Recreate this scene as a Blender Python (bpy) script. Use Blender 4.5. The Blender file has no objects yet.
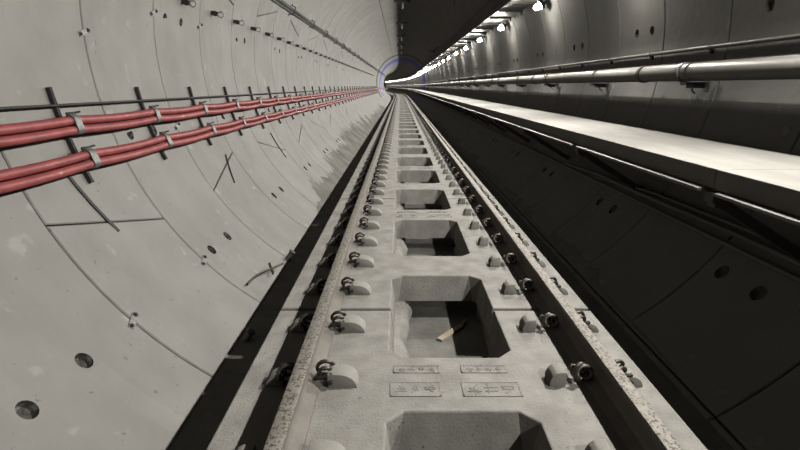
import bpy, bmesh, math, random
from mathutils import Vector, Matrix
random.seed(7)
PI = math.pi
R = math.radians
scene = bpy.context.scene
COL = scene.collection

# ------------------------------------------------------------------ layout
CAM = Vector((-0.28, 0.0, 1.35))
F_PX = 505.0
PITCH = math.atan(139.0 / F_PX)
RT = 2.75                 # lining radius
ZC = 1.75                 # tunnel axis above rail head
SLAB_TOP = -0.155
BED = -0.54
S_BEND, R_BEND = 62.0, 1150.0
S0, S1 = -6.6, 205.0


def W(x, s, z):
    """tunnel coordinates (across, along, up) to world; the tunnel bends left far ahead"""
    if s <= S_BEND:
        return Vector((x, s, z))
    a = (s - S_BEND) / R_BEND
    r = R_BEND + x
    return Vector((-R_BEND + r * math.cos(a), S_BEND + r * math.sin(a), z))


def heading(s):
    return 0.0 if s <= S_BEND else (s - S_BEND) / R_BEND


def pol(ang, r):
    return (r * math.cos(R(ang)), ZC + r * math.sin(R(ang)))


def project(p):
    d = Vector(p) - CAM
    c, s = math.cos(PITCH), math.sin(PITCH)
    depth = d.y * c - d.z * s
    up = d.z * c + d.y * s
    if depth < 0.05:
        return None
    return (400 + F_PX * d.x / depth, 225 - F_PX * up / depth)


def in_frame(p, m=0):
    q = project(p)
    return q is not None and -m < q[0] < 800 + m and -m < q[1] < 450 + m


def on_wall(px, py, r=RT):
    """the point of the round wall seen at a pixel: (angle in degrees, s)"""
    u, v = (px - 400) / F_PX, (225 - py) / F_PX
    c, s = math.cos(PITCH), math.sin(PITCH)
    d = Vector((u, c + v * s, v * c - s))
    ox, oz = CAM.x, CAM.z - ZC
    a = d.x ** 2 + d.z ** 2
    b = 2 * (ox * d.x + oz * d.z)
    k = ox * ox + oz * oz - r * r
    t = (-b + math.sqrt(b * b - 4 * a * k)) / (2 * a)
    p = CAM + d * t
    return math.degrees(math.atan2(p.z - ZC, p.x)) % 360, p.y


# ------------------------------------------------------------------ materials
def material(name, col, rough=0.85, metal=0.0, var=0.0, scale=3.0, bump=0.0, bscale=60.0,
             speck=None, speck_scale=40.0, speck_cut=0.62, island=0.0, dots=None, stretch=(1, 1, 1), coat=0.0):
    m = bpy.data.materials.new(name)
    m.use_nodes = True
    nt = m.node_tree
    b = nt.nodes['Principled BSDF']
    b.inputs['Roughness'].default_value = rough
    b.inputs['Metallic'].default_value = metal
    b.inputs['Coat Weight'].default_value = coat
    b.inputs['Base Color'].default_value = (*col, 1)
    co = nt.nodes.new('ShaderNodeTexCoord')
    mp = nt.nodes.new('ShaderNodeMapping')
    mp.inputs['Scale'].default_value = stretch
    nt.links.new(co.outputs['Object'], mp.inputs['Vector'])
    out = None

    def noise(sc, det=6):
        n = nt.nodes.new('ShaderNodeTexNoise')
        n.inputs['Scale'].default_value = sc
        n.inputs['Detail'].default_value = det
        nt.links.new(mp.outputs['Vector'], n.inputs['Vector'])
        return n

    def ramp(src, lo, hi, a, c):
        r = nt.nodes.new('ShaderNodeMapRange')
        r.inputs['From Min'].default_value = lo
        r.inputs['From Max'].default_value = hi
        r.inputs['To Min'].default_value = a
        r.inputs['To Max'].default_value = c
        nt.links.new(src, r.inputs['Value'])
        return r.outputs['Result']

    fac = None
    if var:
        fac = ramp(noise(scale).outputs['Fac'], 0.3, 0.7, 1 - var, 1 + var)
    if island:
        g = nt.nodes.new('ShaderNodeNewGeometry')
        f2 = ramp(g.outputs['Random Per Island'], 0, 1, 1 - island, 1 + island)
        if fac is None:
            fac = f2
        else:
            mu = nt.nodes.new('ShaderNodeMath')
            mu.operation = 'MULTIPLY'
            nt.links.new(fac, mu.inputs[0])
            nt.links.new(f2, mu.inputs[1])
            fac = mu.outputs[0]
    if fac is not None:
        v = nt.nodes.new('ShaderNodeVectorMath')
        v.operation = 'SCALE'
        v.inputs[0].default_value = col
        nt.links.new(fac, v.inputs['Scale'])
        out = v.outputs['Vector']
    if speck:
        n = noise(speck_scale, 4)
        k = ramp(n.outputs['Fac'], speck_cut, speck_cut + 0.06, 0, 1)
        mx = nt.nodes.new('ShaderNodeMix')
        mx.data_type = 'RGBA'
        nt.links.new(k, mx.inputs['Factor'])
        if out is not None:
            nt.links.new(out, mx.inputs['A'])
        else:
            mx.inputs['A'].default_value = (*col, 1)
        mx.inputs['B'].default_value = (*speck, 1)
        out = mx.outputs['Result']
    if dots:
        n = noise(dots[1], 2)
        k = ramp(n.outputs['Fac'], dots[2], dots[2] + 0.03, 0, 0.75)
        mx = nt.nodes.new('ShaderNodeMix')
        mx.data_type = 'RGBA'
        nt.links.new(k, mx.inputs['Factor'])
        nt.links.new(out, mx.inputs['A'])
        mx.inputs['B'].default_value = (*dots[0], 1)
        out = mx.outputs['Result']
    if out is not None:
        nt.links.new(out, b.inputs['Base Color'])
    if bump:
        bp = nt.nodes.new('ShaderNodeBump')
        bp.inputs['Strength'].default_value = bump
        bp.inputs['Distance'].default_value = 0.02
        nt.links.new(noise(bscale, 8).outputs['Fac'], bp.inputs['Height'])
        nt.links.new(bp.outputs['Normal'], b.inputs['Normal'])
    return m


M = {}
M['lining'] = material('lining concrete', (0.26, 0.254, 0.24), 0.75, var=0.11, scale=2.2, bump=0.22, bscale=12, dots=((0.15, 0.145, 0.13), 19.0, 0.715),
                       speck=(0.32, 0.315, 0.30), speck_scale=5.0, speck_cut=0.66, island=0.045)
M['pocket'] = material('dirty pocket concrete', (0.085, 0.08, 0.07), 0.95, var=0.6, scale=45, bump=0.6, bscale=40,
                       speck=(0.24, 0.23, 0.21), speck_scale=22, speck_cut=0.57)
M['gasket'] = material('joint backing', (0.035, 0.033, 0.03), 0.95)
M['slab'] = material('slab concrete', (0.30, 0.29, 0.27), 0.85, var=0.22, scale=6, dots=((0.10, 0.095, 0.085), 26.0, 0.715), bump=0.25, bscale=70,
                     speck=(0.19, 0.18, 0.16), speck_scale=38, speck_cut=0.66)
M['shoulder'] = material('shoulder concrete', (0.30, 0.29, 0.265), 0.8, var=0.08, scale=12, bump=0.15, bscale=70)
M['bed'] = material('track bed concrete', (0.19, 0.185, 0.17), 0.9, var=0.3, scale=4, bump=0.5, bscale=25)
M['mortar'] = material('mortar', (0.28, 0.27, 0.25), 0.9, var=0.2, scale=9, bump=0.8, bscale=28)
M['walkway'] = material('walkway concrete', (0.32, 0.31, 0.288), 0.8, var=0.12, scale=5, bump=0.1, bscale=60,
                        stretch=(1, .3, 1))
M['fascia'] = material('walkway edge', (0.42, 0.40, 0.36), 0.85, var=0.1, scale=8)
M['rail_side'] = material('rail side', (0.25, 0.232, 0.21), 0.6, metal=0.25, var=0.12, scale=8, bump=0.1)
M['rail_head'] = material('rail head', (0.30, 0.28, 0.25), 0.6, metal=0.35, var=0.15, scale=20,
                          speck=(0.11, 0.10, 0.085), speck_scale=75, speck_cut=0.53, bump=0.2, bscale=120)
M['steel'] = material('dark steel', (0.10, 0.09, 0.08), 0.4, metal=0.7, var=0.3, scale=60)
M['black'] = material('black painted steel', (0.025, 0.024, 0.023), 0.6)
M['galv'] = material('galvanised steel', (0.27, 0.27, 0.262), 0.45, metal=0.6, var=0.2, scale=30)
M['clamp'] = material('weathered clamp steel', (0.19, 0.19, 0.185), 0.5, metal=0.4, var=0.35, scale=40)
M['ring'] = material('pale plastic', (0.40, 0.395, 0.375), 0.5)
M['red'] = material('red cable sheath', (0.29, 0.066, 0.066), 0.5, var=0.22, scale=9, coat=0.1, bump=0.08, bscale=30)
M['cable'] = material('dark cable sheath', (0.20, 0.19, 0.18), 0.5)
M['pipe'] = material('pipe metal', (0.34, 0.33, 0.305), 0.42, metal=0.3, var=0.07, scale=8)
M['conduit'] = material('conduit metal', (0.30, 0.29, 0.265), 0.45, metal=0.3)
M['tray'] = material('tray steel', (0.32, 0.31, 0.285), 0.55, metal=0.2)
M['blue'] = material('blue band paint', (0.045, 0.055, 0.46), 0.6)
M['dark_band'] = material('dark sealing band', (0.10, 0.10, 0.095), 0.8)
M['mud'] = material('dried mud', (0.165, 0.158, 0.14), 0.9, var=0.35, scale=2.5, bump=0.3, bscale=20)
M['wood'] = material('splintered timber', (0.45, 0.38, 0.29), 0.8)
M['lens'] = bpy.data.materials.new('lamp lens')
M['lens'].use_nodes = True
_b = M['lens'].node_tree.nodes['Principled BSDF']
_b.inputs['Base Color'].default_value = (0.9, 0.88, 0.8, 1)
_b.inputs['Emission Color'].default_value = (1.0, 0.95, 0.86, 1)
LAMP_STRENGTH = 190.0
LAMP_WATTS = 178.0
_b.inputs['Emission Strength'].default_value = LAMP_STRENGTH


# ------------------------------------------------------------------ mesh helpers
class MB:
    """collects polygons with a material slot each and links them as one object"""

    def __init__(self):
        self.v, self.f, self.mi = [], [], []

    def add(self, verts, faces, mi=0):
        o = len(self.v)
        self.v += [tuple(p) for p in verts]
        self.f += [tuple(i + o for i in f) for f in faces]
        self.mi += [mi] * len(faces)
        return self

    def box(self, lo, hi, mi=0, xf=None):
        (a, b, c), (d, e, f) = lo, hi
        vs = [Vector(p) for p in ((a, b, c), (d, b, c), (d, e, c), (a, e, c), (a, b, f), (d, b, f), (d, e, f), (a, e, f))]
        if xf is not None:
            vs = [xf @ p for p in vs]
        return self.add(vs, [(3, 2, 1, 0), (4, 5, 6, 7), (0, 1, 5, 4), (1, 2, 6, 5), (2, 3, 7, 6), (3, 0, 4, 7)], mi)

    def bar(self, p, q, w, h, up=(0, 0, 1), mi=0):
        p, q = Vector(p), Vector(q)
        t = (q - p).normalized()
        s = t.cross(Vector(up)).normalized()
        n = s.cross(t)
        vs = [e + s * (w / 2 * i) + n * (h / 2 * j) for e in (p, q) for i, j in ((-1, -1), (1, -1), (1, 1), (-1, 1))]
        return self.add(vs, [(0, 3, 2, 1), (4, 5, 6, 7), (0, 1, 5, 4), (1, 2, 6, 5), (2, 3, 7, 6), (3, 0, 4, 7)][:2]
                        + [(0, 1, 5, 4), (1, 2, 6, 5), (2, 3, 7, 6), (3, 0, 4, 7)], mi)

    def tube(self, pts, r, n=10, mi=0, closed=False, caps=True):
        pts = [Vector(p) for p in pts]
        N = len(pts)
        vs, fs = [], []
        ref = None
        for i, p in enumerate(pts):
            if closed:
                t = pts[(i + 1) % N] - pts[i - 1]
            else:
                t = pts[min(i + 1, N - 1)] - pts[max(i - 1, 0)]
            t.normalize()
            if ref is None:
                ref = Vector((0, 0, 1)) if abs(t.z) < 0.9 else Vector((1, 0, 0))
            a = (ref - t * ref.dot(t)).normalized()
            ref = a
            b = t.cross(a)
            rr = r[i] if isinstance(r, (list, tuple)) else r
            for k in range(n):
                w = 2 * PI * k / n
                vs.append(p + (a * math.cos(w) + b * math.sin(w)) * rr)
        for i in range(N if closed else N - 1):
            j = (i + 1) % N
            for k in range(n):
                l = (k + 1) % n
                fs.append((i * n + k, i * n + l, j * n + l, j * n + k))
        if caps and not closed:
            fs.append(tuple(range(n))[::-1])
            fs.append(tuple((N - 1) * n + k for k in range(n)))
        return self.add(vs, fs, mi)

    def sweep(self, prof, frames, mi=0, caps=True):
        """closed profile [(x, z)] carried along a list of s values"""
        n = len(prof)
        vs = [W(x, s, z) for s in frames for x, z in prof]
        fs = []
        for i in range(len(frames) - 1):
            for k in range(n):
                l = (k + 1) % n
                fs.append((i * n + k, i * n + l, (i + 1) * n + l, (i + 1) * n + k))
        if caps:
            fs.append(tuple(range(n)))
            fs.append(tuple((len(frames) - 1) * n + k for k in range(n))[::-1])
        return self.add(vs, fs, mi)

    def build(self, name, mats, parent=None, smooth=None, bevel=0.0, loc=None, mesh_only=False):
        me = bpy.data.meshes.new(name)
        me.from_pydata(self.v, [], self.f)
        for m in (mats if isinstance(mats, (list, tuple)) else [mats]):
            me.materials.append(m)
        me.polygons.foreach_set('material_index', self.mi)
        bm = bmesh.new()
        bm.from_mesh(me)
        bmesh.ops.recalc_face_normals(bm, faces=bm.faces)
        if bevel:
            ed = [e for e in bm.edges if len(e.link_faces) == 2 and e.calc_face_angle(0) > R(25)]
            bmesh.ops.bevel(bm, geom=ed, offset=bevel, segments=2, affect='EDGES', profile=0.5, clamp_overlap=True)
        bm.to_mesh(me)
        bm.free()
        if smooth:
            me.shade_smooth()
            me.set_sharp_from_angle(angle=R(smooth))
        o = bpy.data.objects.new(name, me)
        COL.objects.link(o)
        if parent is not None:
            o.parent = parent
        if loc is not None:
            o.location = loc
        return o


def tag(o, label=None, cat=None, group=None, kind=None):
    if label:
        o['label'] = label
    if cat:
        o['category'] = cat
    if group:
        o['group'] = group
    if kind:
        o['kind'] = kind
    elif cat:
        o['kind'] = 'thing'
    return o


def empty(name, loc=(0, 0, 0), rz=0.0):
    o = bpy.data.objects.new(name, None)
    o.empty_display_size = 0.1
    o.location = loc
    o.rotation_euler = (0, 0, rz)
    COL.objects.link(o)
    return o


KIDS = {}


def kids(o):
    if o.name not in KIDS:
        KIDS[o.name] = [c for c in o.children]
    return KIDS[o.name]


def copy_tree(o, parent=None):
    c = o.copy()
    COL.objects.link(c)
    if parent is not None:
        c.parent = parent
    for ch in kids(o):
        copy_tree(ch, c)
    return c


ORD = ('first second third fourth fifth sixth seventh eighth ninth tenth eleventh twelfth thirteenth fourteenth '
       'fifteenth sixteenth seventeenth eighteenth nineteenth twentieth').split()
ORD2 = ORD + ['twenty-' + w for w in 'first second third fourth fifth sixth seventh eighth ninth'.split()] + ['thirtieth']


def nth(i):
    return ORD2[i] if i < len(ORD2) else None


def row_label(what, where, i, limit=20):
    """what = the kind and look, where = the line of things it belongs to"""
    if i < limit:
        return f'{what}, {nth(i)} from camera {where}'
    return f'tiny distant {what}, past the {nth(limit - 1)} {where}'


def srange(a, b, step):
    n = max(1, int(round((b - a) / step)))
    return [a + (b - a) * i / n for i in range(n + 1)]


# ------------------------------------------------------------------ the lining: rings of segments with open joints
RING = 1.2


def segment(mb, a0, a1, b0, b1, y0, y1, pockets=()):
    """one lining segment: angles a0..a1 at its near end, b0..b1 at its far end; pockets [(u, y, r)]"""
    g, c, D = 0.006, 0.008, 0.07
    span = (abs(a1 - a0) + abs(b1 - b0)) / 2
    du = 1 / max(2, round(span / 3.0))
    ug, uc = (g / RT) / R(span), (c / RT) / R(span)
    us = [u * du for u in range(1, round(1 / du))]
    ys = []
    for (pu, py, pr) in pockets:
        w = 1.35 * pr
        wu = w / RT / R(span)
        us = [u for u in us if not (pu - wu * 1.3 < u < pu + wu * 1.3)] + [pu - wu, pu + wu]
        ys += [py - w, py + w]
    U = [(ug, D), (ug, c), (ug + uc, 0)] + [(u, 0) for u in sorted(us)] + [(1 - ug - uc, 0), (1 - ug, c), (1 - ug, D)]
    Y = [(y0 + g, D), (y0 + g, c), (y0 + g + c, 0)] + [(y, 0) for y in sorted(ys)] + [(y1 - g - c, 0), (y1 - g, c), (y1 - g, D)]

    def P(u, y, d):
        t = (y - y0) / (y1 - y0)
        lo, hi = a0 + (b0 - a0) * t, a1 + (b1 - a1) * t
        x, z = pol(lo + (hi - lo) * u, RT + d)
        return W(x, y, z)

    nu, ny = len(U), len(Y)
    vs = [P(u, y, max(d1, d2)) for u, d1 in U for y, d2 in Y]
    fs, skip = [], set()
    for (pu, py, pr) in pockets:
        for i in range(nu - 1):
            for j in range(ny - 1):
                if U[i][0] < pu < U[i + 1][0] and Y[j][0] < py < Y[j + 1][0]:
                    skip.add((i, j))
    for i in range(nu - 1):
        for j in range(ny - 1):
            if (i, j) not in skip:
                fs.append((i * ny + j, (i + 1) * ny + j, (i + 1) * ny + j + 1, i * ny + j + 1))
    mb.add(vs, fs, 0)
    for (pu, py, pr) in pockets:
        cell = [k for k in skip if U[k[0]][0] < pu < U[k[0] + 1][0] and Y[k[1]][0] < py < Y[k[1] + 1][0]]
        if not cell:
            continue
        i, j = cell[0]
        cu = 1 / (RT * R(span))

        def ringv(rad, d):
            return [P(pu + rad * math.cos(2 * PI * k / 16) * cu, py + rad * math.sin(2 * PI * k / 16), d) for k in range(16)]
        cor = [P(U[i + 1][0], Y[j + 1][0], 0), P(U[i][0], Y[j + 1][0], 0), P(U[i][0], Y[j][0], 0), P(U[i + 1][0], Y[j][0], 0)]
        top = ringv(pr, 0.0)
        # surface between the cell's square and the round rim
        fs = []
        for q in range(4):
            fs.append((q,) + tuple(4 + (q * 4 - 2 + e + 2 + 0) % 16 for e in ()) if False else
                      (q, 4 + (q * 4 + 4) % 16, 4 + (q * 4 + 3) % 16, 4 + (q * 4 + 2) % 16, 4 + (q * 4 + 1) % 16, 4 + (q * 4) % 16))
            fs.append((q, (q + 1) % 4, 4 + (q * 4 + 4) % 16))
        mb.add(cor + top, fs, 0)
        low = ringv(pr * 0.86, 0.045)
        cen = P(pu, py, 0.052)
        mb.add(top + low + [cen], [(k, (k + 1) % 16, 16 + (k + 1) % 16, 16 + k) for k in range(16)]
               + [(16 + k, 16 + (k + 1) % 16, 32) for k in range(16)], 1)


def lining(name, lo, hi, shift, brk_fn, pockets_fn):
    mb = MB()
    k0 = int(math.floor((S0 - 3.0 - shift) / RING))
    k = k0
    while True:
        y0 = 3.0 + shift + RING * k
        if y0 > S1:
            break
        br = [(lo, lo)] + brk_fn(k) + [(hi, hi)]
        for (a0, b0), (a1, b1) in zip(br, br[1:]):
            pk = []
            for (ang, y, r) in pockets_fn(k, y0):
                if max(a0, b0) + 2.5 < ang < min(a1, b1) - 2.5:
                    t = (y - y0) / RING
                    l, h = a0 + (b0 - a0) * t, a1 + (b1 - a1) * t
                    pk.append(((ang - l) / (h - l), y, r))
            segment(mb, a0, a1, b0, b1, y0, y0 + RING, pk)
        k += 1
    # backing tube behind the joints
    fr = srange(S0 - 0.6, S1 + 0.6, 1.8)
    an = [lo + (hi - lo) * i / 24 for i in range(25)]
    prof = [pol(a, RT + 0.065) for a in an] + [pol(a, RT + 0.30) for a in reversed(an)]
    mb.sweep(prof, fr, 2)
    o = mb.build(name, [M['lining'], M['pocket'], M['gasket']], smooth=30)
    tag(o, kind='structure')
    return o


def brk_left(k):
    return {0: [(206.5, 213)], 1: [(165, 160)], 2: [(213, 206.5)], 3: [(160, 165)]}[k % 4]


def pk_left(k, y0):
    if y0 < 0 or y0 > 26:
        return []
    m = y0 + 0.46
    if k % 2:
        return [(a, m + d, 0.052) for a in (222.6, 197.0) for d in (-0.21, 0.23)]
    return [(a, m + d, 0.045) for a in (174.0,) for d in (-0.2, 0.2)]


def pk_right(k, y0):
    if y0 < 0 or y0 > 26:
        return []
    if k % 2:
        return [(320.7, y0 + 0.8 + d, 0.06) for d in (-0.2, 0.2)]
    return [(365.0, y0 + 0.5 + d, 0.055) for d in (-0.2, 0.2)]


lining('wall_left', 112, 238, 0.0, brk_left, pk_left)
lining('ceiling', 40, 112, 0.0, lambda k: [(75, 79)] if k % 2 else [(58, 55), (98, 98)], lambda k, y: [])
lining('wall_right', 302, 400, 0.75, lambda k: [(304.6, 304.6)], pk_right)

# invert concrete under the track
xb = math.sqrt(RT ** 2 - (ZC - BED) ** 2) + 0.05
prof = [(-xb, BED), (-0.5, BED - 0.0), (0.5, BED - 0.0), (xb, BED)]
for i in range(13):
    a = -57 - 66 * i / 12
    prof.append(pol(a, RT + 0.03))
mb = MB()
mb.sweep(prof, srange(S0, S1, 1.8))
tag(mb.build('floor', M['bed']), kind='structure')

# far painted and sealed bands of the lining
for nm, s_a, s_b, mat in (('trim_1', 63.0, 68.5, M['blue']), ('trim_2', 54.6, 56.6, M['dark_band'])):
    mb = MB()
    an = [-34 + 248 * i / 60 for i in range(61)]
    prof = [pol(a, RT - 0.03) for a in an] + [pol(a, RT + 0.02) for a in reversed(an)]
    mb.sweep(prof, srange(s_a, s_b, 1.1))
    tag(mb.build(nm, mat, smooth=30), kind='structure')

# ------------------------------------------------------------------ mortar beds that carry the slabs
SLAB_H = 0.215
for side in (-1, 1):
    mb = MB()
    fr = srange(-3, 62, 0.15) + srange(62, 104, 1.0)[1:]
    z0, z1 = BED - 0.01, SLAB_TOP - SLAB_H - 0.002
    n = 12
    vs, fs = [], []
    for i, s in enumerate(fr):
        w = 0.055 * (math.sin(s * 3.1 + side) + 0.6 * math.sin(s * 7.7) + 0.5 * math.sin(s * 15.3 + 1) + random.uniform(-.5, .5)) * 0.5
        inner = (0.285 if side < 0 else 0.44) + w * 0.8
        outer = 1.01 + 0.03 * math.sin(s * 5.3)
        sec = []
        for q in range(n - 2):
            t = q / (n - 3)
            sec.append((inner - 0.035 * math.sin(PI * t) - 0.05 * (1 - t), z0 + (z1 - z0) * t))
        sec += [(outer, z1), (outer + 0.05, z0)]
        vs += [W(side * x, s, z) for x, z in sec]
    for i in range(len(fr) - 1):
        for k in range(n):
            l = (k + 1) % n
            fs.append((i * n + k, i * n + l, (i + 1) * n + l, (i + 1) * n + k))
    fs += [tuple(range(n)), tuple((len(fr) - 1) * n + k for k in range(n))]
    mb.add(vs, fs)
    tag(mb.build('mortar_bed', M['mortar'], smooth=50), kind='structure')

# ------------------------------------------------------------------ track slabs
HWL, HWR = 1.115, 1.045
J0, SL = 3.25, 3.6
RAIL_X = 0.77
SEAT = [-1.5, -0.9, -0.3, 0.3, 0.9, 1.5]
SHL = (0.655, 0.50)     # rail side and outer end of an inner shoulder


def slab_mesh():
    mb = MB()
    y0, y1, ym = -SL / 2 + 0.02, SL / 2 - 0.02, 0.0
    hl = 0.65

    def half(a, c, off, xm, sgn):
        # sgn -1: left half (a = hole's left edge), +1: right half
        A = a - sgn * off
        h = hl - off
        e0, e1 = -SL / 2, SL / 2
        C = -sgn * c
        HW = HWL if sgn < 0 else HWR
        return [(sgn * HW, y0), (A, y0), (A, e0 + h - c), (A + C, e0 + h), (xm, e0 + h), (xm, ym - h), (A + C, ym - h),
                (A, ym - h + c), (A, ym + h - c), (A + C, ym + h), (xm, ym + h), (xm, e1 - h), (A + C, e1 - h),
                (A, e1 - h + c), (A, y1), (sgn * HW, y1)]
    for sgn, a in ((-1, -0.345), (1, 0.372)):
        top = half(a, 0.085, 0.0, 0.02, sgn)
        bot = half(a, 0.03, 0.025, 0.02, sgn)
        n = len(top)
        vs = [(x, y, 0) for x, y in top] + [(x, y, -SLAB_H) for x, y in bot]
        fs = [tuple(range(n)), tuple(range(2 * n - 1, n - 1, -1))]
        for i in range(n):
            j = (i + 1) % n
            if i in (4, 10):
                continue
            fs.append((i, j, n + j, n + i))
        mb.add(vs, fs)
    return mb


def build_slab_proto():
    root = empty('track_slab')
    body = slab_mesh()
    o = body.build('slab_body', M['slab'], root)
    bm = bmesh.new()
    bm.from_mesh(o.data)
    bmesh.ops.remove_doubles(bm, verts=bm.verts, dist=0.0005)
    bmesh.ops.recalc_face_normals(bm, faces=bm.faces)
    ed = [e for e in bm.edges if len(e.link_faces) == 2 and e.calc_face_angle(0) > R(50) and max(v.co.z for v in e.verts) > -0.01
          and min(v.co.z for v in e.verts) > -0.01]
    bmesh.ops.bevel(bm, geom=ed, offset=0.009, segments=2, affect='EDGES', profile=0.5, clamp_overlap=True)
    bm.to_mesh(o.data)
    bm.free()
    # cast-in shoulders, four at every rail seat
    protos = {}

    def shoulder(kind):
        if kind in protos:
            return protos[kind]
        w, h, L = {'li': (0.155, 0.078, 0.115), 'ri': (0.085, 0.085, 0.10), 'out': (0.095, 0.06, 0.10)}[kind]
        prof = [(0, -0.01), (0, h), (w * 0.35, h * 0.98)]
        if kind == 'ri':
            prof += [(w * 0.62, h * 0.93), (w * 0.85, h * 0.72), (w, h * 0.34)]
        else:
            for i in range(1, 7):
                t = i / 6 * PI / 2
                prof.append((w * (0.35 + 0.65 * math.sin(t)), h * (0.98 * math.cos(t)) if i < 6 else 0.0))
        prof.append((w, -0.01))
        m_ = MB()
        n = len(prof)
        vs = [(x, y, z) for y in (-L / 2, L / 2) for x, z in prof]
        m_.add(vs, [tuple(range(n)), tuple(range(n, 2 * n))[::-1]] + [(i, (i + 1) % n, n + (i + 1) % n, n + i) for i in range(n)])
        ob = m_.build('shoulder', M['shoulder'], smooth=35, bevel=0.006)
        protos[kind] = ob
        return ob
    first = True
    for y in SEAT:
        for kind, x, sx in (('li', -SHL[0], 1), ('ri', 0.580, -1), ('out', -0.885, -1), ('out', 0.885, 1)):
            p = shoulder(kind)
            c = p if p.parent is None else p.copy()
            if c is not p:
                COL.objects.link(c)
            c.parent = root
            c.location = (x, y, 0)
            c.rotation_euler = (0, 0, 0 if sx > 0 else PI)
    # cast plates with raised lettering strokes on the bar at the far end
    rnd = random.Random(3)
    for (cx, cy, w, h, n) in ((-0.19, 1.02, 0.25, 0.075, 4), (0.18, 1.02, 0.25, 0.075, 4),
                              (-0.20, 0.83, 0.26, 0.125, 3), (0.19, 0.83, 0.30, 0.125, 3)):
        m_ = MB()
        t = 0.006
        m_.box((-w / 2, -h / 2, -0.004), (w / 2, h / 2, 0.0015))
        m_.box((-w / 2, h / 2 - t, 0), (w / 2, h / 2, 0.0035))
        m_.box((-w / 2, -h / 2, 0), (w / 2, -h / 2 + t, 0.0035))
        m_.box((w / 2 - t, -h / 2, 0), (w / 2, h / 2, 0.0035))
        m_.box((-w / 2, -h / 2, 0), (-w / 2 + t, h / 2, 0.0035))
        cw = (w - 0.04) / n
        for k in range(n):
            x0 = -w / 2 + 0.02 + cw * (k + 0.5)
            s = min(cw, h - 0.03) * 0.42
            for q in range(5):
                ang = rnd.choice((0, 0, PI / 2, PI / 2, PI / 4, -PI / 4))
                ox, oy = rnd.uniform(-.5, .5) * s, rnd.uniform(-.6, .6) * s
                if ang == 0:
                    ox = 0
                l = s * rnd.uniform(0.6, 1.0)
                d = Vector((math.cos(ang), math.sin(ang), 0)) * l
                c_ = Vector((x0 + ox, oy, 0.0012))
                m_.bar(c_ - d, c_ + d, 0.006, 0.006)
        m_.build('cast_plate', M['slab'], root, loc=(cx, cy, 0.0005))
    return root


slab_proto = build_slab_proto()
GS = 'ladder track slabs along the tunnel'
for k in range(0, 28):
    c = slab_proto if k == 0 else copy_tree(slab_proto)
    mid = J0 - SL / 2 + SL * k
    c.location = W(0, mid, SLAB_TOP)
    c.rotation_euler = (0, 0, heading(mid))
    what = 'ladder track slab with rectangular holes'
    tag(c, row_label(what, 'between the rails', k, 10), 'track slab', GS)

# ------------------------------------------------------------------ rails
RP = [(0.075, -0.172), (0.075, -0.160), (0.020, -0.143), (0.0085, -0.125), (0.0085, -0.058), (0.014, -0.046), (0.035, -0.038),
      (0.036, -0.012), (0.031, -0.003), (0.018, 0.0)]
for side, lab in ((-1, 'left'), (1, 'right')):
    zoff = SLAB_TOP + 0.172 + 0.001
    prof = [(side * RAIL_X + x, z + zoff) for x, z in RP] + [(side * RAIL_X - x, z + zoff) for x, z in reversed(RP)]
    root = empty('rail', (0, 0, 0))
    tag(root, {'left': 'long steel rail on the side of the bright red-cable wall',
               'right': 'long steel rail on the side of the dark gap below the walkway'}[lab], 'rail', 'running rails')
    fr = [-3.0, 2, 10, 25, 45, 62] + srange(62, 190, 3.5)[1:]
    n = len(prof)
    head = {6, 7, 8, 9, 10, 11, 12, 13}
    mb = MB()
    vs = [W(x, s, z) for s in fr for x, z in prof]
    fs = [(i * n + k, i * n + (k + 1) % n, (i + 1) * n + (k + 1) % n, (i + 1) * n + k) for i in range(len(fr) - 1) for k in range(n)
          if k not in (7, 8, 9, 10, 11)]
    mb.add(vs, fs)
    mb.add(vs[:n], [tuple(range(n))])
    mb.build('rail_body', M['rail_side'], root, smooth=40)
    mb = MB()
    sub = prof[7:13]
    nn = len(sub)
    vs = [W(x, s, z) for s in fr for x, z in sub]
    mb.add(vs, [(i * nn + k, i * nn + k + 1, (i + 1) * nn + k + 1, (i + 1) * nn + k) for i in range(len(fr) - 1) for k in range(nn - 1)])
    o = mb.build('rail_head', M['rail_head'], root, smooth=40)
    o['label'] = 'rough rust speckled running surface'


# ------------------------------------------------------------------ rail clips
def catmull(pts, n=6):
    pts = [Vector(p) for p in pts]
    out = []
    for i in range(len(pts) - 1):
        p0, p1, p2, p3 = pts[max(i - 1, 0)], pts[i], pts[i + 1], pts[min(i + 2, len(pts) - 1)]
        for k in range(n):
            t = k / n
            out.append(0.5 * ((2 * p1) + (p2 - p0) * t + (2 * p0 - 5 * p1 + 4 * p2 - p3) * t * t + (3 * p1 - p0 - 3 * p2 + p3) * t ** 3))
    out.append(pts[-1])
    return out


CLIP = [(-0.020, 0.075, 0.038), (-0.020, 0.0, 0.038)]
for _k in range(0, 17):          # the clip's curled loops between shoulder and rail foot
    _t = _k / 16
    _w = PI * 1.15 - 2 * PI * 2.1 * _t
    _r = 0.037 + 0.008 * math.sin(7 * _t)
    CLIP.append((0.018 + _r * math.cos(_w), -0.050 + 0.095 * _t + 0.012 * math.sin(_w), 0.066 + 0.95 * _r * math.sin(_w)))
CLIP += [(0.056, 0.030, 0.040), (0.062, -0.01, 0.032)]


def clip_mesh(seg, n):
    mb = MB()
    mb.tube(catmull(CLIP, seg), 0.0105, n)
    return mb


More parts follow.
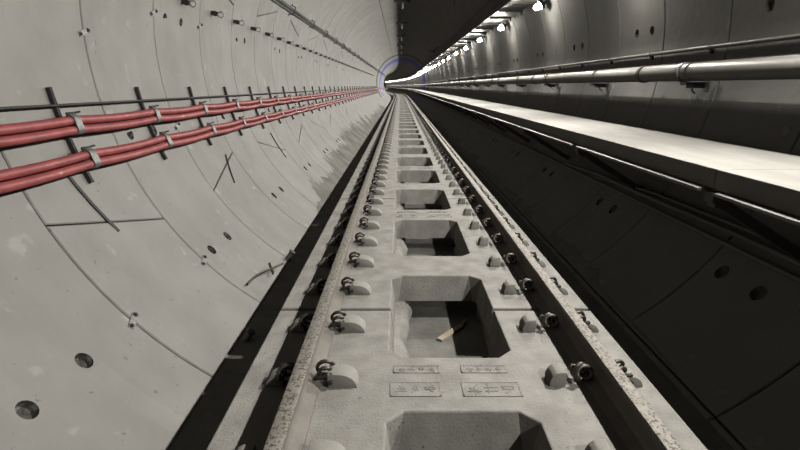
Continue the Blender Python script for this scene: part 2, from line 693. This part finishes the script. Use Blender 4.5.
hi = clip_mesh(3, 8).build('rail_clip', M['steel'], smooth=60)
lo_mb = clip_mesh(1, 5)
lo = lo_mb.build('rail_clip', M['steel'], smooth=60)
seats = []
for k in range(0, 40):
    for y in SEAT:
        s = J0 - SL / 2 + SL * k + y
        if s > 0.9:
            seats.append(s)
seats.sort()
ROWS = [('inside the rail by the cable wall', -0.655, 0.0),
        ('outside the rail by the cable wall', -0.885, PI),
        ('inside the rail by the walkway', 0.655, PI),
        ('outside the rail by the walkway', 0.885, 0.0)]
used_hi = used_lo = False
far = MB()
PER_ROW = {0: 75, 1: 75, 2: 75, 3: 75}
for ri, (where, x, rz) in enumerate(ROWS):
    idx = 0
    for s in seats:
        # inner left and outer right clips face -x rails; the loop end points to the rail
        toward = -1 if x in (-0.655, 0.885) else 1
        p = Vector((x, s, SLAB_TOP))
        if not in_frame(p, 6):
            continue
        if idx < PER_ROW[ri]:
            near = s < 9
            src = hi if near else lo
            if near and not used_hi:
                c, used_hi = hi, True
            elif not near and not used_lo:
                c, used_lo = lo, True
            else:
                c = src.copy()
                COL.objects.link(c)
            c.location = p
            c.rotation_euler = (0, 0, PI if toward < 0 else 0)
            tag(c, row_label('bent steel rail clip', where, idx, 24), 'rail clip', 'rail clips ' + where)
            idx += 1
        elif s < S_BEND:
            mt = Matrix.Translation(p) @ Matrix.Rotation(PI if toward < 0 else 0, 4, 'Z')
            far.add([mt @ Vector(v) for v in lo_mb.v], lo_mb.f)
far_o = far.build('distant_rail_clips', M['steel'])
tag(far_o, 'farthest rail clips merging into thin dark lines along both rails', 'rail clips', kind='stuff')

# ------------------------------------------------------------------ red cables and their brackets
BR_S = [3.6 + RING * k for k in range(-2, 42)]
B1, B2 = 194.5, 199.9
RC = 2.645
CR = 0.031


def cable_pts(ang, r, s_a, s_b, step, sag=0.0, ph=3.6, per=RING):
    out = []
    for s in srange(s_a, s_b, step):
        x, z = pol(ang, r)
        f = ((s - ph) / per) % 1.0
        z -= sag * 4 * f * (1 - f)
        out.append(W(x, s, z))
    return out


for bi, (ang, nm) in enumerate(((B1, 'upper'), (B2, 'lower'))):
    for d, w in ((-0.72, 'top'), (0.72, 'bottom')):
        mb = MB()
        near = cable_pts(ang + d, RC, -1.0, 16, 0.15, 0.014)
        rest = cable_pts(ang + d, RC, 16, 180, 1.2)[1:]
        mb.tube(near + rest, CR, 12)
        tag(mb.build('red_cable', M['red'], smooth=60),
            f'thick red power cable, the {w} cable of the {nm} pair clamped along the bright wall', 'cable', 'red power cables')


def bracket_proto():
    root = empty('cable_bracket')
    mb = MB()
    n = 14
    for w0, w1 in ((-0.013, -0.004), (0.004, 0.013)):
        pr = []
        vs = []
        for i in range(n + 1):
            a = 188.6 + (203.2 - 188.6) * i / n
            for r_ in (2.712, 2.742):
                for y in (w0, w1):
                    x, z = pol(a, r_)
                    vs.append((x, y, z - ZC))
        fs = []
        for i in range(n):
            a, b = i * 4, i * 4 + 4
            fs += [(a, b, b + 1, a + 1), (a + 2, a + 3, b + 3, b + 2), (a, a + 2, b + 2, b), (a + 1, b + 1, b + 3, a + 3)]
        fs += [(0, 1, 3, 2), (n * 4, n * 4 + 2, n * 4 + 3, n * 4 + 1)]
        mb.add(vs, fs)
    mb.build('wall_channel', M['black'], root)
    for ang in (B1, B2):
        mb = MB()
        p = pol(ang + 0.75, 2.72)
        q = pol(ang + 0.75, RC + CR)
        for sy in (-0.015,):
            mb.bar((p[0], sy, p[1] - ZC), (q[0], sy, q[1] - ZC), 0.03, 0.055, up=(0, 1, 0))
        mb.build('arm', M['black'], root)
        # clamp band round both cables: a stadium ring
        mb = MB()
        c = Vector((pol(ang, RC)[0], 0, pol(ang, RC)[1] - ZC))
        t = Vector((-math.sin(R(ang)), 0, math.cos(R(ang))))
        o_ = Vector((math.cos(R(ang)), 0, math.sin(R(ang))))
        half = RC * R(0.72)
        prof = []
        for i in range(9):
            a = -PI / 2 + PI * i / 8
            prof.append((half + math.sin(a + PI / 2) * 0 + math.cos(a) * 1.0, math.sin(a)))
        loop = [(half + math.cos(-PI / 2 + PI * i / 8) * 1, math.sin(-PI / 2 + PI * i / 8)) for i in range(9)]

        def stad(rad):
            l = []
            for i in range(9):
                a = -PI / 2 + PI * i / 8
                l.append((half + rad * math.cos(a), rad * math.sin(a)))
            for i in range(9):
                a = PI / 2 + PI * i / 8
                l.append((-half + rad * math.cos(a), rad * math.sin(a)))
            return l
        outer, inner = stad(CR + 0.008), stad(CR - 0.002)
        m_ = len(outer)
        vs = []
        for y in (-0.036, 0.036):
            for lp in (outer, inner):
                vs += [c + t * u + o_ * v + Vector((0, y, 0)) for u, v in lp]
        fs = []
        for i in range(m_):
            j = (i + 1) % m_
            fs += [(i, j, m_ + j, m_ + i), (2 * m_ + i, 3 * m_ + i, 3 * m_ + j, 2 * m_ + j),
                   (i, 2 * m_ + i, 2 * m_ + j, j), (m_ + i, m_ + j, 3 * m_ + j, 3 * m_ + i)]
        mb.add(vs, fs)
        # bolt lug on top of the band
        lug = c - t * -(half + CR + 0.012) if False else c + t * (-(half + CR + 0.015))
        mb.bar(lug - Vector((0, .025, 0)), lug + Vector((0, .025, 0)), 0.03, 0.02)
        hk = MB()
        hk.tube([lug - Vector((0, .06, 0)) - o_ * .01, lug - Vector((0, .02, 0)) - o_ * .02, lug + Vector((0, .02, 0)) - o_ * .02,
                 lug + Vector((0, .05, 0)) - o_ * .045], 0.007, 6)
        k_ = mb.build('clamp', M['clamp'], root, smooth=40)
        hk.build('clamp_bolt', M['black'], k_)
        k_['label'] = 'grey metal band round a pair of red cables'
    return root


bp = bracket_proto()
i = 0
for s in BR_S:
    x, z = pol(189, RT)
    if not in_frame((x, s, z), 10):
        continue
    c = bp if i == 0 else copy_tree(bp)
    c.location = (0, s, ZC)
    tag(c, row_label('wall bracket clamping the red cables', 'on the bright wall', i, 20),
        'cable bracket', 'red cable brackets on the left wall')
    i += 1

mb = MB()
mb.tube(cable_pts(191.3, 2.700, 1.0, 60, 1.2) + cable_pts(191.3, 2.700, 60, 180, 2.4)[1:], 0.0095, 8)
tag(mb.build('earthing_rod', M['black'], smooth=60), 'thin black rod running along the bright wall just above the red cables', 'rod')

# third tier strips hanging below the brackets (bare channels)
i = 0
for px, py, qx, qy in ((64, 172, 118, 232), (225, 155, 234, 183), (270, 133, 286, 158)):
    a0, s0 = on_wall(px, py)
    a1, s1 = on_wall(qx, qy)
    mb = MB()
    pts = []
    for k in range(9):
        t = k / 8
        x, z = pol(a0 + (a1 - a0) * t, RT - 0.008)
        pts.append(W(x, s0 + (s1 - s0) * t, z))
    for a, b in zip(pts, pts[1:]):
        mb.bar(a, b, 0.020, 0.016, up=(-1, 0, 0.3))
    tag(mb.build('wall_channel_strip', M['black']),
        ('long dark channel strip hanging on the bright wall below the first red cable clamps',
         'short dark channel strip crossing a slanted wall joint below the red cables',
         'smallest and farthest channel strip just below the red cables')[i], 'channel strip')
    i += 1

# ------------------------------------------------------------------ upper left cables, hangers and anchors
for ang, w in ((156.9, 'lower'), (155.6, 'upper')):
    mb = MB()
    mb.tube(cable_pts(ang, 2.688, 4.0, 60, 1.2, 0.0) + cable_pts(ang, 2.688, 60, 180, 2.4)[1:], 0.013, 8)
    tag(mb.build('black_cable', M['black'], smooth=60), f'{w} one of two thin black cables high on the bright vault', 'cable',
        'black cables high on the bright wall')
root = empty('cable_hanger')
mb = MB()
pts = [pol(154.6, 2.745), pol(154.6, 2.66), pol(158.0, 2.66), pol(158.0, 2.745)]
for a, b in zip(pts, pts[1:]):
    mb.bar((a[0], 0, a[1] - ZC), (b[0], 0, b[1] - ZC), 0.018, 0.01, up=(0, 1, 0))
mb.build('strap', M['black'], root)
mb = MB()
for a in (154.2, 158.4):
    p = pol(a, 2.737)
    mb.box((p[0] - .012, -.03, p[1] - ZC - .02), (p[0] + .012, .03, p[1] - ZC + .02))
mb.build('foot_plate', M['galv'], root)
i = 0
for k in range(0, 30):
    s = 6.3 + 2.4 * k
    x, z = pol(156, RT)
    if not in_frame((x, s, z)):
        continue
    c = root if i == 0 else copy_tree(root)
    c.location = (0, s, ZC)
    tag(c, row_label('small strap over the two high black cables', 'on the vault', i, 14), 'cable hanger', 'hangers of the high black cables')
    i += 1

root = empty('wall_anchor')
ang = 169.4
ca, sa = math.cos(R(ang)), math.sin(R(ang))
mb = MB()
mb.bar((2.745 * ca, 0, 2.745 * sa), (2.66 * ca, 0, 2.66 * sa), 0.05, 0.05)
mb.bar((2.70 * ca, 0, 2.70 * sa - .03), (2.70 * ca, 0, 2.70 * sa + .03), 0.03, 0.03, up=(0, 1, 0))
mb.build('stub', M['black'], root)
mb = MB()
cc = Vector((2.625 * ca, 0, 2.625 * sa))
mb.tube([cc + Vector((0.034 * math.cos(2 * PI * k / 16), 0, 0.034 * math.sin(2 * PI * k / 16))) for k in range(16)], 0.009, 7, closed=True)
mb.build('ring', M['ring'], root, smooth=60)['label'] = 'pale open ring'
i = 0
for k in range(0, 46):
    s = 6.07 + 0.9 * k
    x, z = pol(ang, RT)
    if not in_frame((x, s, z)):
        continue
    c = root if i == 0 else copy_tree(root)
    c.location = (0, s, ZC)
    tag(c, row_label('short black anchor with pale ring', 'high on the bright wall', i, 16), 'anchor', 'ring anchors on the bright wall')
    i += 1

# ------------------------------------------------------------------ right side: lamps and cable tray
LAMP_S = [10.3 - 3.6 * 3 + 3.6 * k for k in range(0, 56)]
LX, LZ = 2.30, 2.78


def lamp_proto():
    root = empty('bulkhead_lamp')
    ax = Vector((-0.86, 0, -0.5)).normalized()
    c0 = Vector((0.075, 0, 0.045))
    mb = MB()
    mb.tube([c0 - ax * 0.06, c0 - ax * 0.02, c0, c0 + ax * 0.012], [0.075, 0.085, 0.095, 0.09], 18)
    mb.build('lamp_base', M['galv'], root, smooth=40)
    mb = MB()
    mb.bar(c0 - ax * 0.05, c0 - ax * 0.13, 0.05, 0.03)
    mb.build('bracket', M['black'], root)
    mb = MB()
    prof = [(0.0, 0.062), (0.03, 0.062), (0.07, 0.058), (0.095, 0.048), (0.112, 0.030), (0.118, 0.005)]
    mb.tube([c0 + ax * (0.012 + d) for d, _ in prof], [r for _, r in prof], 12)
    lens = mb.build('lens', M['lens'], root, smooth=60)
    lens['label'] = 'glowing warm white dome'
    mb = MB()
    for k in range(4):
        w = PI / 4 + PI / 2 * k
        u = Vector((0, 1, 0))
        v = ax.cross(u)
        d = u * math.cos(w) + v * math.sin(w)
        mb.tube([c0 + ax * 0.01 + d * 0.082, c0 + ax * 0.09 + d * 0.08, c0 + ax * 0.142 + d * 0.03], 0.0035, 5)
    mb.build('wire_guard', M['galv'], lens, smooth=60)
    ld = bpy.data.lights.new('lamp_glow', 'AREA')
    ld.energy = LAMP_WATTS
    ld.shape = 'DISK'
    ld.size = 0.085
    ld.color = (1.0, 0.965, 0.895)
    lo_ = bpy.data.objects.new('lamp_glow', ld)
    lo_.location = c0 + ax * 0.16
    lo_.rotation_euler = (-ax).to_track_quat('Z', 'Y').to_euler()
    COL.objects.link(lo_)
    lo_.parent = root
    return root


lp = lamp_proto()
i = 0
for n_, s in enumerate(LAMP_S):
    c = lp if n_ == 0 else copy_tree(lp)
    c.location = W(LX, s, LZ)
    c.rotation_euler = (0, 0, heading(s))
    if s < 0:                      # the lamp behind the camera is a weaker one
        lt = [k for k in c.children if k.type == 'LIGHT'][0]
        lt.data = lt.data.copy()
        lt.data.energy = LAMP_WATTS * 0.75
    if in_frame(c.location, 0):
        lab = row_label('glowing bulkhead lamp', 'under the cable tray', i, 14)
        i += 1
    else:
        lab = 'bulkhead lamp of the walkway wall outside the camera view'
    tag(c, lab, 'lamp', 'bulkhead lamps along the right wall')

TX, TZ = 1.90, 2.98
xw = math.sqrt(RT ** 2 - (TZ - ZC) ** 2) - 0.015
fr = [-4.0, 5, 20, 40, 62] + srange(62, 190, 3.5)[1:]
root = empty('cable_tray', (0, 0, 0))
mb = MB()
mb.sweep([(TX, TZ), (xw, TZ), (xw, TZ + 0.012), (TX, TZ + 0.012)], fr)
mb.build('tray_floor', M['tray'], root)
mb = MB()
mb.sweep([(TX - 0.012, TZ - 0.02), (TX, TZ - 0.02), (TX, TZ + 0.075), (TX - 0.012, TZ + 0.075)], fr)
mb.build('side_rail', M['black'], root)
tag(root, 'long steel cable tray running above the row of lamps', 'cable tray')
root = empty('tray_support')
mb = MB()
mb.bar((TX + 0.02, 0, TZ - 0.022), (xw + 0.0, 0, TZ - 0.022), 0.04, 0.04)
mb.build('arm', M['black'], root)
mb = MB()
mb.box((xw - 0.03, -0.04, TZ - 0.10), (xw - 0.01, 0.04, TZ - 0.04))
mb.build('end_plate', M['black'], root)
i = 0
for k in range(0, 34):
    s = 4.9 + 1.2 * k
    if not in_frame((TX + 0.2, s, TZ)):
        continue
    c = root if i == 0 else copy_tree(root)
    c.location = (0, s, 0)
    tag(c, row_label('dark steel arm under the cable tray', 'along the wall', i, 14), 'tray arm', 'arms carrying the cable tray')
    i += 1

# ------------------------------------------------------------------ right side: pipe, conduit
PX, PZ, PR = 2.530, 1.48, 0.085
fr = srange(-1, 62, 3) + srange(62, 190, 3.5)[1:]
root = empty('wall_pipe')
tag(root, 'thick pale metal pipe running along the wall above the walkway', 'pipe')
mb = MB()
mb.tube([W(PX, s, PZ) for s in fr], PR, 24)
mb.build('pipe_body', M['pipe'], root, smooth=60)
for k in range(0, 10):
    for off in (0.0, 0.85):
        s = 5.2 + off + 4.8 * k
        mb = MB()
        mb.tube([(PX, s - 0.03, PZ), (PX, s - 0.028, PZ), (PX, s + 0.028, PZ), (PX, s + 0.03, PZ)], [PR + .001, PR + 0.011, PR + 0.011, PR + .001], 24)
        mb.build('coupling_band' if off else 'coupling_ring', M['black'] if off else M['galv'], root, smooth=40)
root = empty('pipe_bracket')
mb = MB()
wx = math.sqrt(RT ** 2 - (PZ - 0.115 - ZC) ** 2)
mb.bar((PX - 0.10, 0, -0.108), (wx - 0.03, 0, -0.108), 0.05, 0.028)
mb.box((PX - 0.02, -0.06, -0.15), (PX + 0.10, 0.06, -0.122))
mb.build('arm', M['black'], root)
mb = MB()
mb.box((wx - 0.05, -0.05, -0.19), (wx - 0.032, 0.05, -0.04))
mb.build('wall_plate', M['galv'], root)
mb = MB()
mb.tube([(PX + (PR + .006) * math.cos(a), 0, (PR + .006) * math.sin(a)) for a in [-0.6 + (PI + 1.2) * q / 16 for q in range(17)]], 0.007, 6)
mb.build('u_bolt', M['steel'], root, smooth=60)
mb = MB()
mb.tube([(PX + .05, .05, -0.14), (PX + .08, .13, -0.17), (wx - .03, .22, -0.20)], 0.008, 6)
mb.build('strut', M['steel'], root, smooth=60)
i = 0
for k in range(0, 22):
    s = 5.05 + 2.4 * k
    if not in_frame((PX, s, PZ)):
        continue
    c = root if i == 0 else copy_tree(root)
    c.location = (0, s, PZ)
    tag(c, row_label('dark bracket carrying the thick pale pipe', 'above the walkway', i, 12), 'pipe bracket', 'brackets of the thick pipe')
    i += 1

CA = 359.2
mb = MB()
mb.tube(cable_pts(CA, 2.712, -1.0, 62, 2.0) + cable_pts(CA, 2.712, 62, 162, 3.0)[1:], 0.019, 10)
tag(mb.build('conduit', M['conduit'], smooth=60), 'thin metal conduit on the wall just above the thick pale pipe', 'conduit')
root = empty('conduit_clip')
mb = MB()
p = pol(CA, 2.712)
mb.tube([(p[0] + 0.023 * math.cos(a), 0, p[1] - ZC + 0.023 * math.sin(a)) for a in [PI / 2 + PI * q / 8 for q in range(9)]], 0.006, 6)
mb.build('saddle', M['galv'], root, smooth=60)
mb = MB()
mb.box((p[0] + 0.004, -0.016, p[1] - ZC - 0.06), (p[0] + 0.035, 0.016, p[1] - ZC - 0.018))
mb.build('tab', M['black'], root)
i = 0
for k in range(0, 30):
    s = 3.95 + 1.2 * k
    if not in_frame((p[0], s, p[1])):
        continue
    c = root if i == 0 else copy_tree(root)
    c.location = (0, s, ZC)
    tag(c, row_label('small clip fixing the thin conduit', 'above the pipe', i, 12), 'clip', 'clips of the thin conduit')
    i += 1

# ------------------------------------------------------------------ walkway
WX0, WZ, WT = 1.615, 0.87, 0.12
PANEL = 2.4


def walkway_panel(s_a, s_b):
    x1 = math.sqrt(RT ** 2 - (WZ - WT - ZC) ** 2) - 0.012
    xt = math.sqrt(RT ** 2 - (WZ - ZC) ** 2) - 0.012
    root = empty('walkway_slab', W(WX0, (s_a + s_b) / 2, WZ))
    inv = Matrix.Translation(-root.location)
    fr = srange(s_a + 0.004, s_b - 0.004, 1.2 if s_a > S_BEND - 3 else 2.4)
    mb = MB()
    mb.sweep([(WX0, WZ), (xt, WZ), (x1, WZ - WT), (WX0, WZ - WT)], fr)
    mb.v = [tuple(inv @ Vector(v)) for v in mb.v]
    mb.build('deck', M['walkway'], root, bevel=0.004)
    mb = MB()
    mb.sweep([(WX0 - 0.07, WZ - WT - 0.018), (WX0 + 0.10, WZ - WT - 0.018), (WX0 + 0.10, WZ - WT - 0.002), (WX0 - 0.07, WZ - WT - 0.002)],
             [s_a + 0.05] + fr[1:-1] + [s_b - 0.12])
    mb.v = [tuple(inv @ Vector(v)) for v in mb.v]
    mb.build('edge_angle', M['galv'], root)['label'] = 'thin pale metal edge strip under the deck'
    return root


i = 0
s = 3.0 - 2.4
while s < 188:
    vis = in_frame((WX0, s + 1.2, WZ), 200)
    if vis:
        o = walkway_panel(s, s + PANEL)
        tag(o, row_label('pale concrete walkway slab on brackets', 'along the wall', i, 12), 'walkway slab', 'raised walkway slabs')
        i += 1
    s += PANEL

root = empty('walkway_bracket')
zb = WZ - WT - 0.02
xa = math.sqrt(RT ** 2 - (zb - 0.04 - ZC) ** 2)
zl = 0.28
xl = math.sqrt(RT ** 2 - (zl - ZC) ** 2)
mb = MB()
mb.bar((WX0 - 0.02, 0, zb - 0.03), (xa - 0.01, 0, zb - 0.03), 0.09, 0.06)
mb.build('arm', M['black'], root)
mb = MB()
mb.bar((WX0 + 0.06, 0, zb - 0.07), (xl - 0.02, 0, zl), 0.07, 0.06)
mb.build('diagonal', M['black'], root)
mb = MB()
mb.box((WX0 + 0.0, -0.04, zb - 0.09), (WX0 + 0.06, 0.04, zb - 0.06))
mb.build('end_block', M['black'], root)
i = 0
for k in range(0, 24):
    s = 3.0 + 2.4 * k
    c = root if i == 0 else copy_tree(root)
    c.location = (0, s, 0)
    tag(c, row_label('dark triangular bracket under the walkway', 'at the wall', i, 10), 'walkway bracket', 'brackets under the walkway')
    i += 1

# cables under the walkway
A1 = 324.7
mb = MB()
mb.tube(cable_pts(A1, 2.712, 0.5, 60, 1.0), 0.020, 8)
tag(mb.build('floor_cable', M['cable'], smooth=60), 'long dark cable along the wall foot, lowest of three under the walkway', 'cable', 'dark cables under the walkway')
for j, (a, sa_, r_) in enumerate(((326.6, 7.6, 0.022), (328.0, 6.4, 0.016))):
    pts = []
    for s in srange(0.5, sa_, 0.3):
        t = max(0, (s - (sa_ - 1.6)) / 1.6)
        an = a + (A1 + 0.9 - a) * t * t * (3 - 2 * t)
        x, z = pol(an + 0.15 * math.sin(s * 2.1 + j), 2.705)
        pts.append((x, s, z))
    mb = MB()
    mb.tube(pts, r_, 8)
    tag(mb.build('floor_cable', M['cable'], smooth=60),
        ('thick dark cable looping in beside the lowest one under the walkway', 'thinner dark cable, uppermost of three under the walkway')[j],
        'cable', 'dark cables under the walkway')

# ------------------------------------------------------------------ crown fittings
root = empty('overhead_bracket')
mb = MB()
mb.box((-0.28, -0.05, -0.30), (0.28, 0.05, -0.22))
mb.build('crossbar', M['black'], root)
for x in (-0.2, 0.2):
    mb = MB()
    mb.tube([(x, 0, -0.24), (x, 0, -0.032 if x < 0 else 0.002)], 0.012, 8)
    mb.build('drop_rod', M['galv'], root)
mb = MB()
mb.tube([(0, 0, -0.52), (0, 0, -0.46), (0, 0, -0.43), (0, 0, -0.40), (0, 0, -0.37), (0, 0, -0.34), (0, 0, -0.30)],
        [0.02, 0.05, 0.03, 0.05, 0.03, 0.05, 0.03], 10)
mb.build('insulator', M['cable'], root, smooth=40)
for i in range(5):
    s = 19.2 + 6.5 * i
    c = root if i == 0 else copy_tree(root)
    c.location = (-0.2, s, ZC + math.sqrt(RT ** 2 - 0.04) - 0.008)
    tag(c, row_label('dark hanging bar with an insulator', 'at the crown of the tunnel', i, 8), 'overhead bracket', 'hanging bars at the crown')

root = empty('crown_hook')
a, s = on_wall(438, 47)
p, q = pol(a, RT - 0.005), pol(a, RT - 0.35)
mb = MB()
mb.bar((p[0], s, p[1]), (q[0] - 0.05, s, q[1]), 0.06, 0.06)
mb.build('stem', M['black'], root)
mb = MB()
mb.bar((q[0] - 0.2, s, q[1] + .05), (q[0] + 0.1, s, q[1] - .08), 0.08, 0.06)
mb.build('hook_bar', M['black'], root)
tag(root, 'single dark hook hanging from the shaded vault above the tray', 'hook')


# ------------------------------------------------------------------ small fittings on the left wall
def wall_xf(a, s, r=RT):
    x, z = pol(a, r)
    n = Vector((-math.cos(R(a)), 0, -math.sin(R(a))))
    y = Vector((0, 1, 0))
    t = y.cross(n)
    return Matrix(((t.x, y.x, n.x, x), (t.y, y.y, n.y, s), (t.z, y.z, n.z, z), (0, 0, 0, 1)))


def joint_plate(px, py, label, first=[None]):
    a, s = on_wall(px, py)
    # snap to the closest ring joint
    s = 3.0 + RING * round((s - 3.0) / RING)
    if first[0] is None:
        root = empty('joint_plate')
        mb = MB()
        mb.box((-0.022, -0.075, -0.004), (0.022, 0.075, 0.006))
        mb.build('strip', M['clamp'], root, bevel=0.002)
        for y in (-0.055, 0.055):
            mb = MB()
            mb.tube([(0, y, 0.004), (0, y, 0.012)], 0.017, 6)
            mb.tube([(0, y, 0.012), (0, y, 0.02)], 0.009, 8)
            mb.build('bolt', M['black'], root)
        first[0] = root
        c = root
    else:
        c = copy_tree(first[0])
    c.matrix_world = wall_xf(a, s) @ Matrix.Rotation(R(20), 4, 'Z')
    tag(c, label, 'joint plate', 'bolted plates across lining joints')


joint_plate(128, 325, 'small bolted plate across the joint above two big round pockets on the bright wall')
joint_plate(107, 36, 'small bolted plate high above the first cable bracket')
joint_plate(145, 10, 'small bolted plate across the joint at the very top of the bright wall')
joint_plate(193, 24, 'small bolted plate beside two round pockets high on the bright wall')
joint_plate(207, 258, 'small bolted plate halfway down the bright wall below the slanted joint')
joint_plate(178, 126, 'small bolted plate between the two pairs of red cables')


def stub(px, py, label, L=0.11, first=[None]):
    a, s = on_wall(px, py)
    if first[0] is None:
        root = empty('anchor_stub')
        mb = MB()
        mb.tube([(0, 0, -0.01), (0, 0, L)], 0.028, 12)
        mb.build('socket', M['galv'], root, smooth=40)
        mb = MB()
        mb.tube([(0, 0, L - 0.002), (0, 0, L + 0.012), (0, 0, L + .014)], [0.036, 0.036, 0.03], 12)
        mb.build('cap', M['black'], root, smooth=40)
        first[0] = root
        c = root
    else:
        c = copy_tree(first[0])
    c.matrix_world = wall_xf(a, s)
    tag(c, label, 'anchor stub', 'anchor stubs low on the left wall')


stub(287, 260, 'short capped steel stub at the foot of the bright wall, farther of two')
stub(244, 343, 'short capped steel stub at the foot of the bright wall, nearer of two')

root = empty('bent_bar')
a, s = on_wall(250, 282)
mb = MB()
pts = []
for px, py, off in ((246, 286, 0.02), (256, 277, 0.03), (268, 273, 0.06), (278, 271, 0.10)):
    a, s = on_wall(px, py)
    x, z = pol(a, RT - off)
    pts.append((x, s, z))
mb.tube(catmull(pts, 4), 0.011, 8)
mb.build('bar_rod', M['steel'], root, smooth=60)
mb = MB()
e = Vector(pts[-2])
mb.bar(e + Vector((-.03, .05, .04)), e + Vector((.03, -.05, -.04)), 0.02, 0.02)
mb.build('cross_pin', M['steel'], root)
tag(root, 'loose bent steel bar at the foot of the bright wall', 'bar')

def mud(name, lab, a_foot, sgn, s_a, s_b, hgt, seed):
    rnd = random.Random(seed)
    mb = MB()
    s = s_a
    vs, fs = [], []
    h = 1.0
    env = 0.5
    while s < s_b:
        if rnd.random() < 0.14:
            env = rnd.uniform(0.15, 1.0)
        h = hgt * env * (0.55 + 0.45 * rnd.random())
        t = min(1, (s - s_a) / 2, (s_b - s) / 2)
        rows = []
        for q, (aa, rr) in enumerate(((a_foot, RT - 0.006), (a_foot + sgn * h * 0.7 * t, RT - 0.006), (a_foot + sgn * (h * t + 0.05), RT - 0.001))):
            x, z = pol(aa, rr)
            rows.append((x, s, z))
        vs += rows
        s += rnd.uniform(0.05, 0.16)
    n = len(vs) // 3
    for i in range(n - 1):
        for q in range(2):
            fs.append((i * 3 + q, i * 3 + q + 1, i * 3 + q + 4, i * 3 + q + 3))
    mb.add(vs, fs)
    tag(mb.build(name, M['mud'], smooth=40), lab, 'mud', kind='stuff')


mud('dried_mud', 'ragged dried mud along the foot of the bright wall', 236, -1, 7.5, 46, 22, 5)
mud('dried_mud', 'ragged dried mud along the foot of the dark wall under the walkway', 305, 1, 3.0, 30, 5, 8)

# timber scrap lying in the drain under the slab
mb = MB()
mb.bar((0.02, 3.50, BED + 0.012), (0.22, 3.74, BED + 0.012), 0.05, 0.02)
mb.bar((0.20, 3.71, BED + 0.012), (0.27, 3.84, BED + 0.012), 0.025, 0.018)
tag(mb.build('timber_scrap', M['wood'], bevel=0.003), 'pale splinter of timber lying in the drain inside a slab hole', 'timber scrap')

# ------------------------------------------------------------------ camera, world, view
cd = bpy.data.cameras.new('camera')
cd.sensor_width = 36
cd.lens = F_PX * 36 / 800
cd.clip_start = 0.02
cd.clip_end = 400
cam = bpy.data.objects.new('camera', cd)
cam.location = CAM
cam.rotation_euler = (PI / 2 - PITCH, 0, 0)
COL.objects.link(cam)
scene.camera = cam
w = bpy.data.worlds.new('world')
scene.world = w
w.use_nodes = True
w.node_tree.nodes['Background'].inputs['Color'].default_value = (0, 0, 0, 1)
w.node_tree.nodes['Background'].inputs['Strength'].default_value = 0
scene.view_settings.view_transform = 'Standard'
scene.view_settings.look = 'None'
scene.view_settings.gamma = 1
scene.view_settings.use_curve_mapping = False
scene.view_settings.exposure = 0.0
scene.cycles.max_bounces = 4
scene.cycles.diffuse_bounces = 1
scene.cycles.sample_clamp_indirect = 0.085
scene.cycles.glossy_bounces = 2
